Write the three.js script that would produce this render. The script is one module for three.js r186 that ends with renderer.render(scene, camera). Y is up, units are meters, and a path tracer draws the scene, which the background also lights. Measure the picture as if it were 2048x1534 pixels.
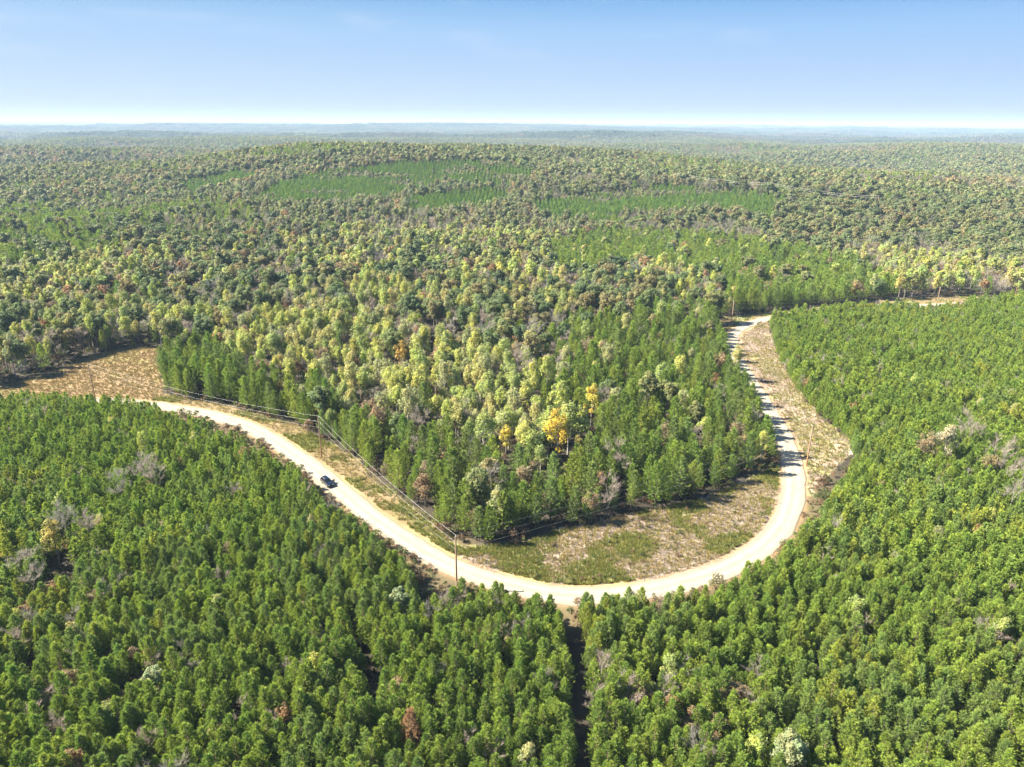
import * as THREE from 'three';
import { mergeGeometries } from 'three/addons/utils/BufferGeometryUtils.js';
import { RoundedBoxGeometry } from 'three/addons/geometries/RoundedBoxGeometry.js';

// ───────────── camera, sky, sun, exposure ─────────────
const scene = new THREE.Scene();
const D = Math.PI / 180;
const camera = new THREE.PerspectiveCamera(56.55, 4 / 3, 0.5, 60000);
camera.position.set(0, 87, 0);
camera.rotation.order = 'YXZ';
camera.rotation.set(-20.05 * D, 0, 0.32 * D);
camera.updateMatrixWorld(true);
scene.add(camera);

const renderer = new THREE.WebGLRenderer({ antialias: true });
renderer.toneMapping = THREE.LinearToneMapping;
const EXPOSURE = 4.75;
renderer.toneMappingExposure = EXPOSURE;
renderer.shadowMap.enabled = true;

const SUN_AZ = 4 * D, SUN_EL = 42 * D;          // the sun stands to the left, a little beyond the camera's plane
const sunDir = new THREE.Vector3(-Math.cos(SUN_EL) * Math.cos(SUN_AZ), Math.sin(SUN_EL), -Math.cos(SUN_EL) * Math.sin(SUN_AZ));
const sun = new THREE.DirectionalLight(new THREE.Color(1, 0.92, 0.75), 5);
sun.position.copy(sunDir).multiplyScalar(800);
sun.castShadow = true;
Object.assign(sun.shadow.camera, { left: -560, right: 560, top: 560, bottom: -560, near: 1, far: 2000 });
sun.shadow.mapSize.set(4096, 4096);
scene.add(sun, sun.target);

scene.fog = new THREE.FogExp2(new THREE.Color().setRGB(0.54, 0.74, 1.0), 8.5e-5);

// ───────────── random numbers and noise ─────────────
function rng(seed) {
  let a = seed >>> 0;
  return () => { a = (a + 0x6d2b79f5) | 0; let t = Math.imul(a ^ (a >>> 15), 1 | a); t = (t + Math.imul(t ^ (t >>> 7), 61 | t)) ^ t; return ((t ^ (t >>> 14)) >>> 0) / 4294967296; };
}
const hash = (i, j, s) => { let h = Math.imul(i, 374761393) + Math.imul(j, 668265263) + Math.imul(s, 2147483647 - 1013904223); h = Math.imul(h ^ (h >>> 13), 1274126177); return ((h ^ (h >>> 16)) >>> 0) / 4294967296; };
function noise(x, y, s = 0) {
  const i = Math.floor(x), j = Math.floor(y), u = x - i, v = y - j, a = u * u * (3 - 2 * u), b = v * v * (3 - 2 * v);
  const p = hash(i, j, s), q = hash(i + 1, j, s), r = hash(i, j + 1, s), t = hash(i + 1, j + 1, s);
  return (p + (q - p) * a) * (1 - b) + (r + (t - r) * a) * b;
}
const fbm = (x, y, s, n = 4) => { let v = 0, a = 0.5, t = 0; for (let k = 0; k < n; k++) { v += a * noise(x, y, s + k * 17); t += a; a *= 0.5; x *= 2.03; y *= 2.03; } return v / t; };
const sstep = (a, b, x) => { const t = Math.min(1, Math.max(0, (x - a) / (b - a))); return t * t * (3 - 2 * t); };
const lerp = (a, b, t) => a + (b - a) * t;

// the sky: clear autumn air, paler towards the horizon and towards the sun, a few thin streaks of cirrus
{
  const AIR = [[0, 0.55, 0.58, 0.75], [2, 0.52, 0.665, 0.88], [6, 0.385, 0.61, 0.93], [10, 0.11, 0.385, 0.77], [20, 0.10, 0.33, 0.71], [45, 0.09, 0.26, 0.62], [90, 0.07, 0.2, 0.52]]; // elevation, colour
  const W = 2048, H = 1024, d = new Float32Array(W * H * 4);
  for (let j = 0; j < H; j++) {
    const el = ((j + 0.5) / H - 0.5) * 180;                    // bottom row first
    for (let i = 0; i < W; i++) {
      const u = (i + 0.5) / W, az = (u - 0.5) * 2 * Math.PI;   // equirectangular: direction (cos az, ., sin az)
      const ce = Math.cos(el * D), dx = ce * Math.cos(az), dy = Math.sin(el * D), dz = ce * Math.sin(az);
      const toSun = dx * sunDir.x + dy * sunDir.y + dz * sunDir.z;
      const e = Math.max(0, el);
      let n = 0; while (n < AIR.length - 2 && e > AIR[n + 1][0]) n++;
      const f = sstep(AIR[n][0], AIR[n + 1][0], e) * 0.35 + 0.65 * Math.min(1, (e - AIR[n][0]) / (AIR[n + 1][0] - AIR[n][0]));
      let [r, g, bl] = [1, 2, 3].map((k) => lerp(AIR[n][k], AIR[n + 1][k], f));
      const glow = 0.05 * Math.pow(Math.max(0, 0.5 + 0.5 * toSun), 3) * Math.exp(-e / 40);
      r += glow; g += glow * 0.9; bl += glow * 0.55;
      const side = -0.07 * dx;                        // a little paler on the sun's side
      r += side; g += side * 0.8;
      const ang = Math.atan2(dx, -dz) * 8;
      const c = sstep(0.55, 0.85, fbm(ang * 1.1 + e * 0.25, e * 0.85 - ang * 0.10, 71, 5)) * sstep(1, 4, e) * 0.16;
      r = lerp(r, 0.8, c); g = lerp(g, 0.88, c); bl = lerp(bl, 0.97, c);
      if (el < 0) { const k = sstep(0, -8, el); r = lerp(r, 0.16, k); g = lerp(g, 0.17, k); bl = lerp(bl, 0.15, k); }
      const o = (j * W + i) * 4; d[o] = r / EXPOSURE; d[o + 1] = g / EXPOSURE; d[o + 2] = bl / EXPOSURE; d[o + 3] = 1;
    }
  }
  const t = new THREE.DataTexture(d, W, H, THREE.RGBAFormat, THREE.FloatType);
  t.mapping = THREE.EquirectangularReflectionMapping; t.magFilter = t.minFilter = THREE.LinearFilter; t.needsUpdate = true;
  scene.background = t; scene.environment = t;
}

// ───────────── the lie of the land ─────────────
const gauss = (x, z, cx, cz, rx, rz, turn) => { const c = Math.cos(turn), s = Math.sin(turn), u = ((x - cx) * c + (z - cz) * s) / rx, v = (-(x - cx) * s + (z - cz) * c) / rz; return Math.exp(-(u * u + v * v)); };
function groundHeight(x, z) {
  const r = Math.hypot(x, z);
  if (r < 400) return 0;
  const k = sstep(400, 820, r);
  let h = (fbm(x / 690 + 3.3, z / 690 - 1.7, 11, 3) - 0.5) * 68 * k;
  h += gauss(x, z, -255, -1010, 320, 120, 0.25) * 30 + gauss(x, z, -40, -1200, 400, 200, 0) * 22 - gauss(x, z, -440, -690, 200, 150, 0.4) * 24 * k - gauss(x, z, -750, -1200, 350, 240, 0.2) * 18;
  h += (fbm(x / 2600 + 9.1, z / 2600 + 4.2, 23, 3) - 0.45) * 95 * sstep(1500, 4200, r);
  h += (fbm(x / 4200 + 1.1, z / 2600 + 8.2, 29, 4) - 0.45) * 120 * sstep(4200, 9000, r) + gauss(x, z, 300, -9000, 2600, 1500, 0) * 22;
  if (r > 4000) h = Math.min(h, 70 + (h - 70) * 0.25);
  return h;
}
// a point of the photograph's view -> the place on the land, `up` metres above it
const FOCAL = 767 / Math.tan(56.55 * D / 2);
function at(px, py, up = 0) {
  const d = new THREE.Vector3((px - 1024) / FOCAL, (767 - py) / FOCAL, -1).applyQuaternion(camera.quaternion).normalize();
  let t = 30, step = 2;
  const o = camera.position, f = (t) => o.y + d.y * t - groundHeight(o.x + d.x * t, o.z + d.z * t) - up;
  while (t < 20000 && f(t) > 0) { step = Math.max(1.5, t * 0.01); t += step; }
  let a = t - step, b = t;
  for (let k = 0; k < 30; k++) { const m = (a + b) / 2; if (f(m) > 0) a = m; else b = m; }
  return new THREE.Vector3(o.x + d.x * b, groundHeight(o.x + d.x * b, o.z + d.z * b), o.z + d.z * b);
}
const toView = new THREE.Matrix4().multiplyMatrices(new THREE.Matrix4().makePerspective(-1024 / FOCAL, 1024 / FOCAL, 767 / FOCAL, -767 / FOCAL, 1, 60000), camera.matrixWorldInverse);
const seen = (x, y, z, m = 1.02) => { const p = new THREE.Vector3(x, y, z).applyMatrix4(toView); return p.z < 1 && Math.abs(p.x) < m && Math.abs(p.y) < m; };
const poly = (pts, up = 0) => { const w = pts.map((p) => p.w ? p.w : (({ x, z }) => [x, z])(at(p[0], p[1], p[2] ?? up))); w.box = [Math.min(...w.map((p) => p[0])), Math.max(...w.map((p) => p[0])), Math.min(...w.map((p) => p[1])), Math.max(...w.map((p) => p[1]))]; return w; };
function inside(w, x, z) {
  const b = w.box; if (x < b[0] || x > b[1] || z < b[2] || z > b[3]) return false;
  let c = false;
  for (let i = 0, j = w.length - 1; i < w.length; j = i++) { const [xi, zi] = w[i], [xj, zj] = w[j]; if ((zi > z) !== (zj > z) && x < ((xj - xi) * (z - zi)) / (zj - zi) + xi) c = !c; }
  return c;
}

// the gravel road
const roadPx = [[-160, 800], [60, 806], [200, 803], [300, 810], [350, 817], [420, 830], [490, 851], [540, 877], [590, 911], [640, 948], [690, 990], [740, 1031], [800, 1072], [850, 1105], [900, 1130], [960, 1153], [1030, 1174], [1090, 1187], [1150, 1192], [1210, 1191], [1270, 1185], [1330, 1174], [1400, 1156], [1460, 1133], [1520, 1098], [1560, 1058], [1581, 1010], [1587, 960], [1580, 910], [1562, 865], [1540, 825], [1512, 780], [1489, 745], [1472, 715], [1463, 692], [1466, 672], [1490, 652], [1530, 639], [1590, 629], [1700, 620], [1800, 614], [1890, 609], [1970, 603], [2080, 596], [2200, 590]];
const roadCurve = new THREE.CatmullRomCurve3(roadPx.map(([x, y]) => at(x, y).setY(0)), false, 'centripetal');
const roadPts = roadCurve.getSpacedPoints(900);
const ROAD_HALF = 2.3;
const cellOf = new Map(); // nearby road points by 16 m cell
roadPts.forEach((p) => { for (let i = -1; i <= 1; i++) for (let j = -1; j <= 1; j++) { const k = (Math.floor(p.x / 16) + i) * 4096 + Math.floor(p.z / 16) + j; (cellOf.get(k) ?? cellOf.set(k, []).get(k)).push(p); } });
function roadDist(x, z) { const c = cellOf.get(Math.floor(x / 16) * 4096 + Math.floor(z / 16)); if (!c) return 99; let m = 1e9; for (const p of c) { const d = (p.x - x) ** 2 + (p.z - z) ** 2; if (d < m) m = d; } return Math.sqrt(m); }

// open ground
const clearing = poly([[900, 1135], [880, 1082], [935, 1098], [985, 1090], [1050, 1086], [1110, 1062], [1180, 1052], [1250, 1030], [1340, 1012], [1420, 995], [1480, 968], [1560, 930], [1585, 1000], [1560, 1060], [1460, 1133], [1330, 1174], [1200, 1190], [1060, 1180], [960, 1153]]);
const verge = poly([[300, 800], [335, 790], [430, 808], [520, 833], [600, 852], [650, 882], [700, 910], [750, 958], [800, 992], [850, 1034], [905, 1090], [930, 1140], [850, 1105], [740, 1031], [640, 948], [540, 877], [420, 830]]);
const field = poly([[-200, 800], [-200, 775], [0, 772], [90, 752], [165, 716], [240, 698], [330, 692], [345, 715], [320, 752], [330, 790], [300, 812], [200, 806]]);
const strip = poly([[1463, 692], [1480, 668], [1534, 645], [1556, 712], [1592, 776], [1636, 832], [1696, 880], [1698, 912], [1650, 950], [1618, 985], [1600, 1010], [1585, 960], [1560, 865], [1512, 780]]);
const farVerge = poly([[1425, 650], [1450, 634], [1530, 624], [1600, 617], [1700, 606], [1800, 598], [1900, 592], [1960, 590], [1960, 606], [1890, 615], [1700, 624], [1530, 642], [1460, 690], [1440, 668]]);
const farFields = [poly([[1832, 378], [1860, 370], [1905, 376], [1925, 384], [1880, 384]], 2), poly([[1335, 370], [1450, 378], [1560, 390], [1560, 393], [1450, 382], [1335, 374]], 6), poly([[1590, 398], [1680, 404], [1770, 418], [1765, 432], [1735, 428], [1670, 410], [1590, 402]], 2)];

// planted stands either side of the dark lane
const laneA = at(1138, 1205), laneB = at(1170, 1640);
const laneDist = (x, z) => { const ux = laneB.x - laneA.x, uz = laneB.z - laneA.z, L = Math.hypot(ux, uz), t = ((x - laneA.x) * ux + (z - laneA.z) * uz) / L; return t < -6 ? 99 : Math.abs((x - laneA.x) * uz - (z - laneA.z) * ux) / L; };
const C = 5.5;
const standLeft = poly([[-170, 800, C], [0, 790, C], [100, 786, C], [190, 796, C], [240, 800, C], [288, 806, C], [325, 820, C], [370, 842, C], [430, 857, C], [480, 874, C], [530, 900, C], [570, 926, C], [610, 956, C], [650, 990, C], [695, 1022, C], [740, 1062, C], [800, 1108, C], [835, 1150, C], [850, 1200, C], [885, 1200, C], [905, 1180, C], [940, 1172, C], [1000, 1166, C], [1055, 1184, C], [1105, 1206, C], [1140, 1225, C], { w: [laneB.x, -56] }, { w: [-127, -56] }]);
const standRight = poly([[1145, 1225, C], [1165, 1180, C], [1250, 1182, C], [1350, 1188, C], [1430, 1168, C], [1500, 1134, C], [1565, 1104, C], [1612, 1062, C], [1650, 1020, C], [1668, 975, C], [1700, 940, C], [1712, 912, 3], [1692, 884], [1634, 834], [1588, 780], [1553, 715], [1540, 655], [1540, 634, 5], [1600, 620, 5], [1700, 611, 5], [1800, 606, 5], [1862, 616, 5], [1925, 614, 5], [1938, 598, 5], [2048, 587, 5], [2230, 582, 5], { w: [440, -253] }, { w: [147, -56] }, { w: [laneB.x, -56] }]);
const nearSide = poly([...roadPts.filter((_, i) => i % 6 === 0).map((p) => ({ w: [p.x, p.z] })), { w: [660, -330] }, { w: [400, 20] }, { w: [-400, 20] }, { w: [-530, -260] }]);
const gaps = [[700, 1255, 2.2], [718, 1300, 2.6], [742, 1352, 2.6], [757, 1405, 2.2], [862, 1192, 3.4], [275, 1372, 2.6], [470, 1420, 2], [1620, 1330, 2.2], [1230, 1440, 1.8], [60, 1330, 2]].map(([x, y, r]) => { const p = at(x, y, 2); return [p.x, p.z, r * 1.05]; });

// stands further off: outline on the canopy, mix of pine, oak, light, bare, russet, yellow
const stand = (pts, up, mix, opt = {}) => ({ w: poly(pts, up), mix, ...opt });
const rowStands = [
  stand([[480, 392, 14], [560, 365], [650, 347], [800, 326], [1000, 324], [1090, 346, 9], [1000, 360, 14], [890, 352, 14], [770, 382, 14], [640, 394, 14]], 6, 0),
  stand([[360, 368], [520, 330], [505, 350, 13], [375, 378, 13]], 6, 0),
  stand([[810, 398], [900, 386], [1015, 376], [1020, 392, 14], [825, 410, 14]], 6, 0),
  stand([[1060, 408], [1180, 386], [1330, 372], [1520, 382], [1558, 402], [1545, 432, 14], [1490, 408, 14], [1400, 406, 14], [1330, 428, 14], [1250, 424, 14], [1090, 420, 14]], 6, 0),
];
const stands = [
  stand([[1100, 475], [1200, 458], [1400, 462], [1600, 490], [1750, 528], [1800, 560], [1760, 604], [1600, 604], [1470, 604], [1440, 545], [1300, 515], [1110, 535]], 8, [0.9, 0.03, 0.03, 0.02, 0.02, 0]),
  stand([[600, 440], [1000, 432], [1300, 450], [1550, 462], [1560, 486], [1200, 462], [1000, 472], [700, 474]], 10, [0.02, 0.03, 0.58, 0.32, 0.05, 0]),
  stand([[1690, 482], [1850, 490], [2010, 518], [2100, 545], [2000, 566], [1850, 560], [1760, 540]], 9, [0.03, 0.05, 0.46, 0.41, 0.05, 0]),
  stand([[-60, 400], [120, 402], [220, 430], [240, 484], [150, 506], [-60, 512]], 10, [0.8, 0.14, 0.03, 0.03, 0, 0]),
  stand([[-60, 520], [100, 512], [240, 484], [340, 470], [335, 512], [150, 565], [-60, 612]], 10, [0.03, 0.08, 0.72, 0.09, 0.07, 0]),
  stand([[320, 380], [330, 350], [480, 328], [700, 298], [705, 326], [520, 334], [420, 358]], 12, [0.02, 0.9, 0.03, 0.03, 0.02, 0]),
  stand([[1140, 575], [1230, 545], [1340, 540], [1350, 592], [1180, 622]], 10, [0.02, 0.84, 0.06, 0.05, 0.03, 0]),
  stand([[1500, 455], [1560, 430], [1660, 440], [1740, 470], [1700, 510], [1560, 480]], 10, [0, 0.72, 0.1, 0.03, 0.15, 0]),
  stand([[350, 330], [1100, 330], [1110, 400], [1080, 445], [560, 440], [480, 400]], 8, [0.04, 0.14, 0.5, 0.18, 0.14, 0]),
  stand([[540, 640], [640, 615], [760, 662], [860, 655], [960, 690], [1050, 740], [1090, 790], [1180, 850], [1150, 905], [1010, 900], [900, 850], [800, 830], [690, 780], [560, 740], [440, 690], [430, 650]], 8, [0.04, 0.025, 0.78, 0.07, 0.07, 0.006]),
  stand([[1060, 760], [1120, 650], [1180, 622], [1330, 600], [1440, 632], [1460, 690], [1500, 780], [1560, 860], [1570, 940], [1300, 1010], [1100, 905], [1090, 800]], 5, [0.85, 0.03, 0.05, 0.03, 0.04, 0]),
  stand([[300, 790], [310, 735], [330, 690], [400, 662], [450, 695], [560, 750], [690, 790], [800, 835], [900, 858], [1010, 900], [1150, 905], [1300, 1010], [1180, 1060], [1000, 1110], [880, 1090], [640, 890], [420, 815]], 4, [0.82, 0.03, 0.06, 0.04, 0.05, 0]),
  stand([[1300, 400], [1560, 402], [2100, 420], [2100, 500], [1760, 470], [1560, 440], [1300, 445]], 10, [0.08, 0.6, 0.16, 0.1, 0.06, 0]),
  stand([[1440, 640], [1440, 600], [1760, 600], [2100, 570], [2100, 600], [1700, 615]], 6, [0.5, 0.08, 0.2, 0.08, 0.14, 0]),
  stand([[340, 480], [560, 470], [600, 640], [400, 660], [330, 600]], 10, [0.05, 0.5, 0.12, 0.22, 0.11, 0]),
];
const nearMix = [0.06, 0.33, 0.31, 0.17, 0.09, 0.004], farMix = [0.12, 0.45, 0.17, 0.21, 0.05, 0];
const openGround = (x, z) => inside(clearing, x, z) ? 'clearing' : inside(field, x, z) ? 'field' : inside(strip, x, z) ? 'strip' : inside(verge, x, z) ? 'verge' : inside(farVerge, x, z) ? 'verge' : farFields.some((f) => inside(f, x, z)) ? 'bare' : '';

// ───────────── textures and materials ─────────────
function noiseTexture(n, seed, fn, repeat) {
  const d = new Uint8Array(n * n * 4), wrap = (x, y, per, s) => { // tiling value noise
    const i = Math.floor(x), j = Math.floor(y), u = x - i, v = y - j, a = u * u * (3 - 2 * u), b = v * v * (3 - 2 * v), m = (k) => ((k % per) + per) % per;
    const p = hash(m(i), m(j), s), q = hash(m(i + 1), m(j), s), r = hash(m(i), m(j + 1), s), t = hash(m(i + 1), m(j + 1), s);
    return (p + (q - p) * a) * (1 - b) + (r + (t - r) * a) * b;
  };
  for (let j = 0; j < n; j++) for (let i = 0; i < n; i++) { const c = fn((per, s) => wrap((i / n) * per, (j / n) * per, per, seed + s), i, j), o = (j * n + i) * 4; d[o] = c[0] * 255; d[o + 1] = c[1] * 255; d[o + 2] = c[2] * 255; d[o + 3] = 255; }
  const t = new THREE.DataTexture(d, n, n); t.wrapS = t.wrapT = THREE.RepeatWrapping; t.magFilter = THREE.LinearFilter; t.minFilter = THREE.LinearMipmapLinearFilter; t.generateMipmaps = true; t.repeat.set(repeat, repeat); t.needsUpdate = true;
  return t;
}
const soilMap = noiseTexture(1024, 5, (f) => { const v = 0.42 + 0.22 * f(19, 1) + 0.2 * f(83, 2) + 0.26 * (f(300, 3) - 0.5) + 0.2 * (f(512, 7) - 0.5), w = f(47, 4); const k = Math.min(1, Math.max(0.15, v + 0.25)); return [k, k * (0.93 + 0.07 * w), k * (0.85 + 0.13 * w)]; }, 1 / 40);
soilMap.colorSpace = THREE.NoColorSpace;
const gravelMap = noiseTexture(1024, 9, (f) => { const v = 0.78 + 0.12 * (f(12, 1) - 0.5) + 0.16 * (f(70, 2) - 0.5) + 0.22 * (f(400, 3) - 0.5); const k = Math.min(1, v + 0.08); return [k, k * 0.985, k * 0.95]; }, 1 / 14);
const M = {
  soil: new THREE.MeshStandardMaterial({ vertexColors: true, map: soilMap, roughness: 1 }),
  gravel: new THREE.MeshStandardMaterial({ vertexColors: true, map: gravelMap, roughness: 0.95, bumpMap: gravelMap, bumpScale: 0.03 }),
  bark: new THREE.MeshStandardMaterial({ vertexColors: true, roughness: 0.95 }),
  poleWood: new THREE.MeshStandardMaterial({ color: new THREE.Color().setRGB(0.27, 0.135, 0.07), roughness: 0.85, vertexColors: true }),
  steel: new THREE.MeshStandardMaterial({ color: new THREE.Color().setRGB(0.5, 0.5, 0.5), roughness: 0.45, metalness: 0.7 }),
  wire: new THREE.MeshStandardMaterial({ color: new THREE.Color().setRGB(0.72, 0.7, 0.66), roughness: 0.5, metalness: 0.2 }),
  ceramic: new THREE.MeshStandardMaterial({ color: new THREE.Color().setRGB(0.5, 0.48, 0.46), roughness: 0.3 }),
};
const foliage = (r = 1, g = 1, b = 1) => new THREE.MeshPhysicalMaterial({ color: new THREE.Color().setRGB(r, g, b), vertexColors: true, roughness: 0.8, specularIntensity: 0.35, side: THREE.DoubleSide, transmission: 0.46, thickness: 0 });
const instFoliage = foliage();

// ───────────── naming ─────────────
const used = new Map();
function numbered(name) { const n = used.get(name) ?? 0; used.set(name, n + 1); return n ? `${name}_${String(n).padStart(3, '0')}` : name; }
function tag(o, label, category, group, kind) { if (label) o.userData.label = label; if (category) o.userData.category = category; if (group) o.userData.group = group; if (kind) o.userData.kind = kind; return o; }
function base(name, p, turn = 0) { const o = new THREE.Group(); o.name = numbered(name); o.position.set(p.x ?? p[0], p.y ?? p[1], p.z ?? p[2]); o.rotation.y = turn; scene.add(o); return o; }
function part(name, geometry, material, parent) { const m = new THREE.Mesh(geometry, material); m.name = name; m.castShadow = m.receiveShadow = true; parent.add(m); return m; }

// ───────────── geometry collector ─────────────
class Tris {
  constructor() { this.p = []; this.c = []; }
  tri(a, b, c, col) { this.p.push(a[0], a[1], a[2], b[0], b[1], b[2], c[0], c[1], c[2]); for (let k = 0; k < 3; k++) this.c.push(col[0], col[1], col[2]); }
  limb(a, b, ra, rb, n, col) { // tapered n-sided stem
    const ax = [b[0] - a[0], b[1] - a[1], b[2] - a[2]], L = Math.hypot(...ax) || 1, d = ax.map((v) => v / L);
    let u = Math.abs(d[1]) > 0.9 ? [1, 0, 0] : [0, 1, 0];
    let s = [d[1] * u[2] - d[2] * u[1], d[2] * u[0] - d[0] * u[2], d[0] * u[1] - d[1] * u[0]]; const sl = Math.hypot(...s); s = s.map((v) => v / sl);
    const t = [d[1] * s[2] - d[2] * s[1], d[2] * s[0] - d[0] * s[2], d[0] * s[1] - d[1] * s[0]];
    const ring = (o, r, k) => { const q = (k / n) * 2 * Math.PI, cx = Math.cos(q) * r, sx = Math.sin(q) * r; return [o[0] + s[0] * cx + t[0] * sx, o[1] + s[1] * cx + t[1] * sx, o[2] + s[2] * cx + t[2] * sx]; };
    for (let k = 0; k < n; k++) { const p = ring(a, ra, k), q = ring(a, ra, k + 1), v = ring(b, rb, k), w = ring(b, rb, k + 1); this.tri(p, q, w, col); this.tri(p, w, v, col); }
  }
  geometry() { const g = new THREE.BufferGeometry(); g.setAttribute('position', new THREE.Float32BufferAttribute(this.p, 3)); g.setAttribute('color', new THREE.Float32BufferAttribute(this.c, 3)); return g; }
  add(o) { for (const v of o.p) this.p.push(v); for (const v of o.c) this.c.push(v); return this; }
}
function dirOnSphere(R) { const z = R() * 2 - 1, a = R() * 2 * Math.PI, s = Math.sqrt(1 - z * z); return [s * Math.cos(a), z, s * Math.sin(a)]; }
const norm = (v) => { const l = Math.hypot(v[0], v[1], v[2]) || 1; return [v[0] / l, v[1] / l, v[2] / l]; };
const cross = (a, b) => [a[1] * b[2] - a[2] * b[1], a[2] * b[0] - a[0] * b[2], a[0] * b[1] - a[1] * b[0]];

// a young pine: whorls of rising branches that carry tufts of needles, a straight leader
function pineGeometry(seed, H, Rm, o) {
  const R = rng(seed), leaf = new Tris(), wood = new Tris(), bark = [0.2, 0.15, 0.11];
  wood.limb([0, -0.3, 0], [0, H * 0.55, 0], 0.1 * H / 8, 0.06 * H / 8, 6, bark); wood.limb([0, H * 0.55, 0], [0, H * 0.96, 0], 0.06 * H / 8, 0.015, 5, bark);
  const needle = (p, d, len, w, col) => {
    const s = norm(cross(d, dirOnSphere(R)));
    leaf.tri([p[0] - s[0] * w, p[1] - s[1] * w, p[2] - s[2] * w], [p[0] + s[0] * w, p[1] + s[1] * w, p[2] + s[2] * w], [p[0] + d[0] * len, p[1] + d[1] * len, p[2] + d[2] * len], col);
  };
  const tuft = (p, d, k, fresh) => {
    const tone = 0.72 + 0.5 * R(), col = [tone * (0.95 + 0.25 * fresh), tone * (1 + 0.1 * fresh), tone * (0.95 - 0.1 * fresh)];
    for (let n = 0; n < k; n++) { const e = dirOnSphere(R); needle(p, norm([d[0] + e[0] * 0.8, d[1] + e[1] * 0.8 + 0.15, d[2] + e[2] * 0.8]), o.len * (0.7 + 0.6 * R()), o.wid * (0.7 + 0.6 * R()), col); }
  };
  const step = o.step ?? 0.5;
  const lop = [R() * 6.28, 0.12 + 0.2 * R()];
  for (let y = H * (o.low ?? 0.12); y < H * 0.97; y += step * (0.8 + 0.4 * R())) {
    const t = y / H, prof = Math.pow(Math.min(1, (1 - t) * 1.55), 0.75) * (0.72 + 0.28 * Math.min(1, t / 0.35));
    const nb = Math.max(3, Math.round(o.branches * (0.55 + 0.45 * prof))), a0 = R() * 6.28;
    for (let b = 0; b < nb; b++) {
      const a = a0 + ((b + 0.35 * (R() - 0.5)) / nb) * 6.28, L = Rm * prof * (o.wild ? 0.5 + 0.8 * R() : 0.66 + 0.54 * R()) * (1 + lop[1] * Math.cos(a - lop[0])), rise = lerp(0.3, 0.95, t) + 0.25 * (R() - 0.5);
      const q = (f) => [Math.cos(a) * L * f, y + L * rise * f * (0.45 + 0.55 * f), Math.sin(a) * L * f], tip = q(1);
      if (o.wood) wood.limb([0, y, 0], tip, 0.022, 0.008, 3, bark);
      for (const f of o.fr) { const p = q(f), d = norm([Math.cos(a) * 0.75, 0.45 + f * 0.5, Math.sin(a) * 0.75]); tuft([p[0] + (R() - 0.5) * 0.2, p[1], p[2] + (R() - 0.5) * 0.2], d, o.k, f > 0.9 ? R() : 0.3 * R()); }
    }
  }
  for (let k = 0; k < 3; k++) tuft([0, H * (0.93 + 0.035 * k), 0], [0, 1, 0], o.k, R());
  return { leaf, wood };
}

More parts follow.
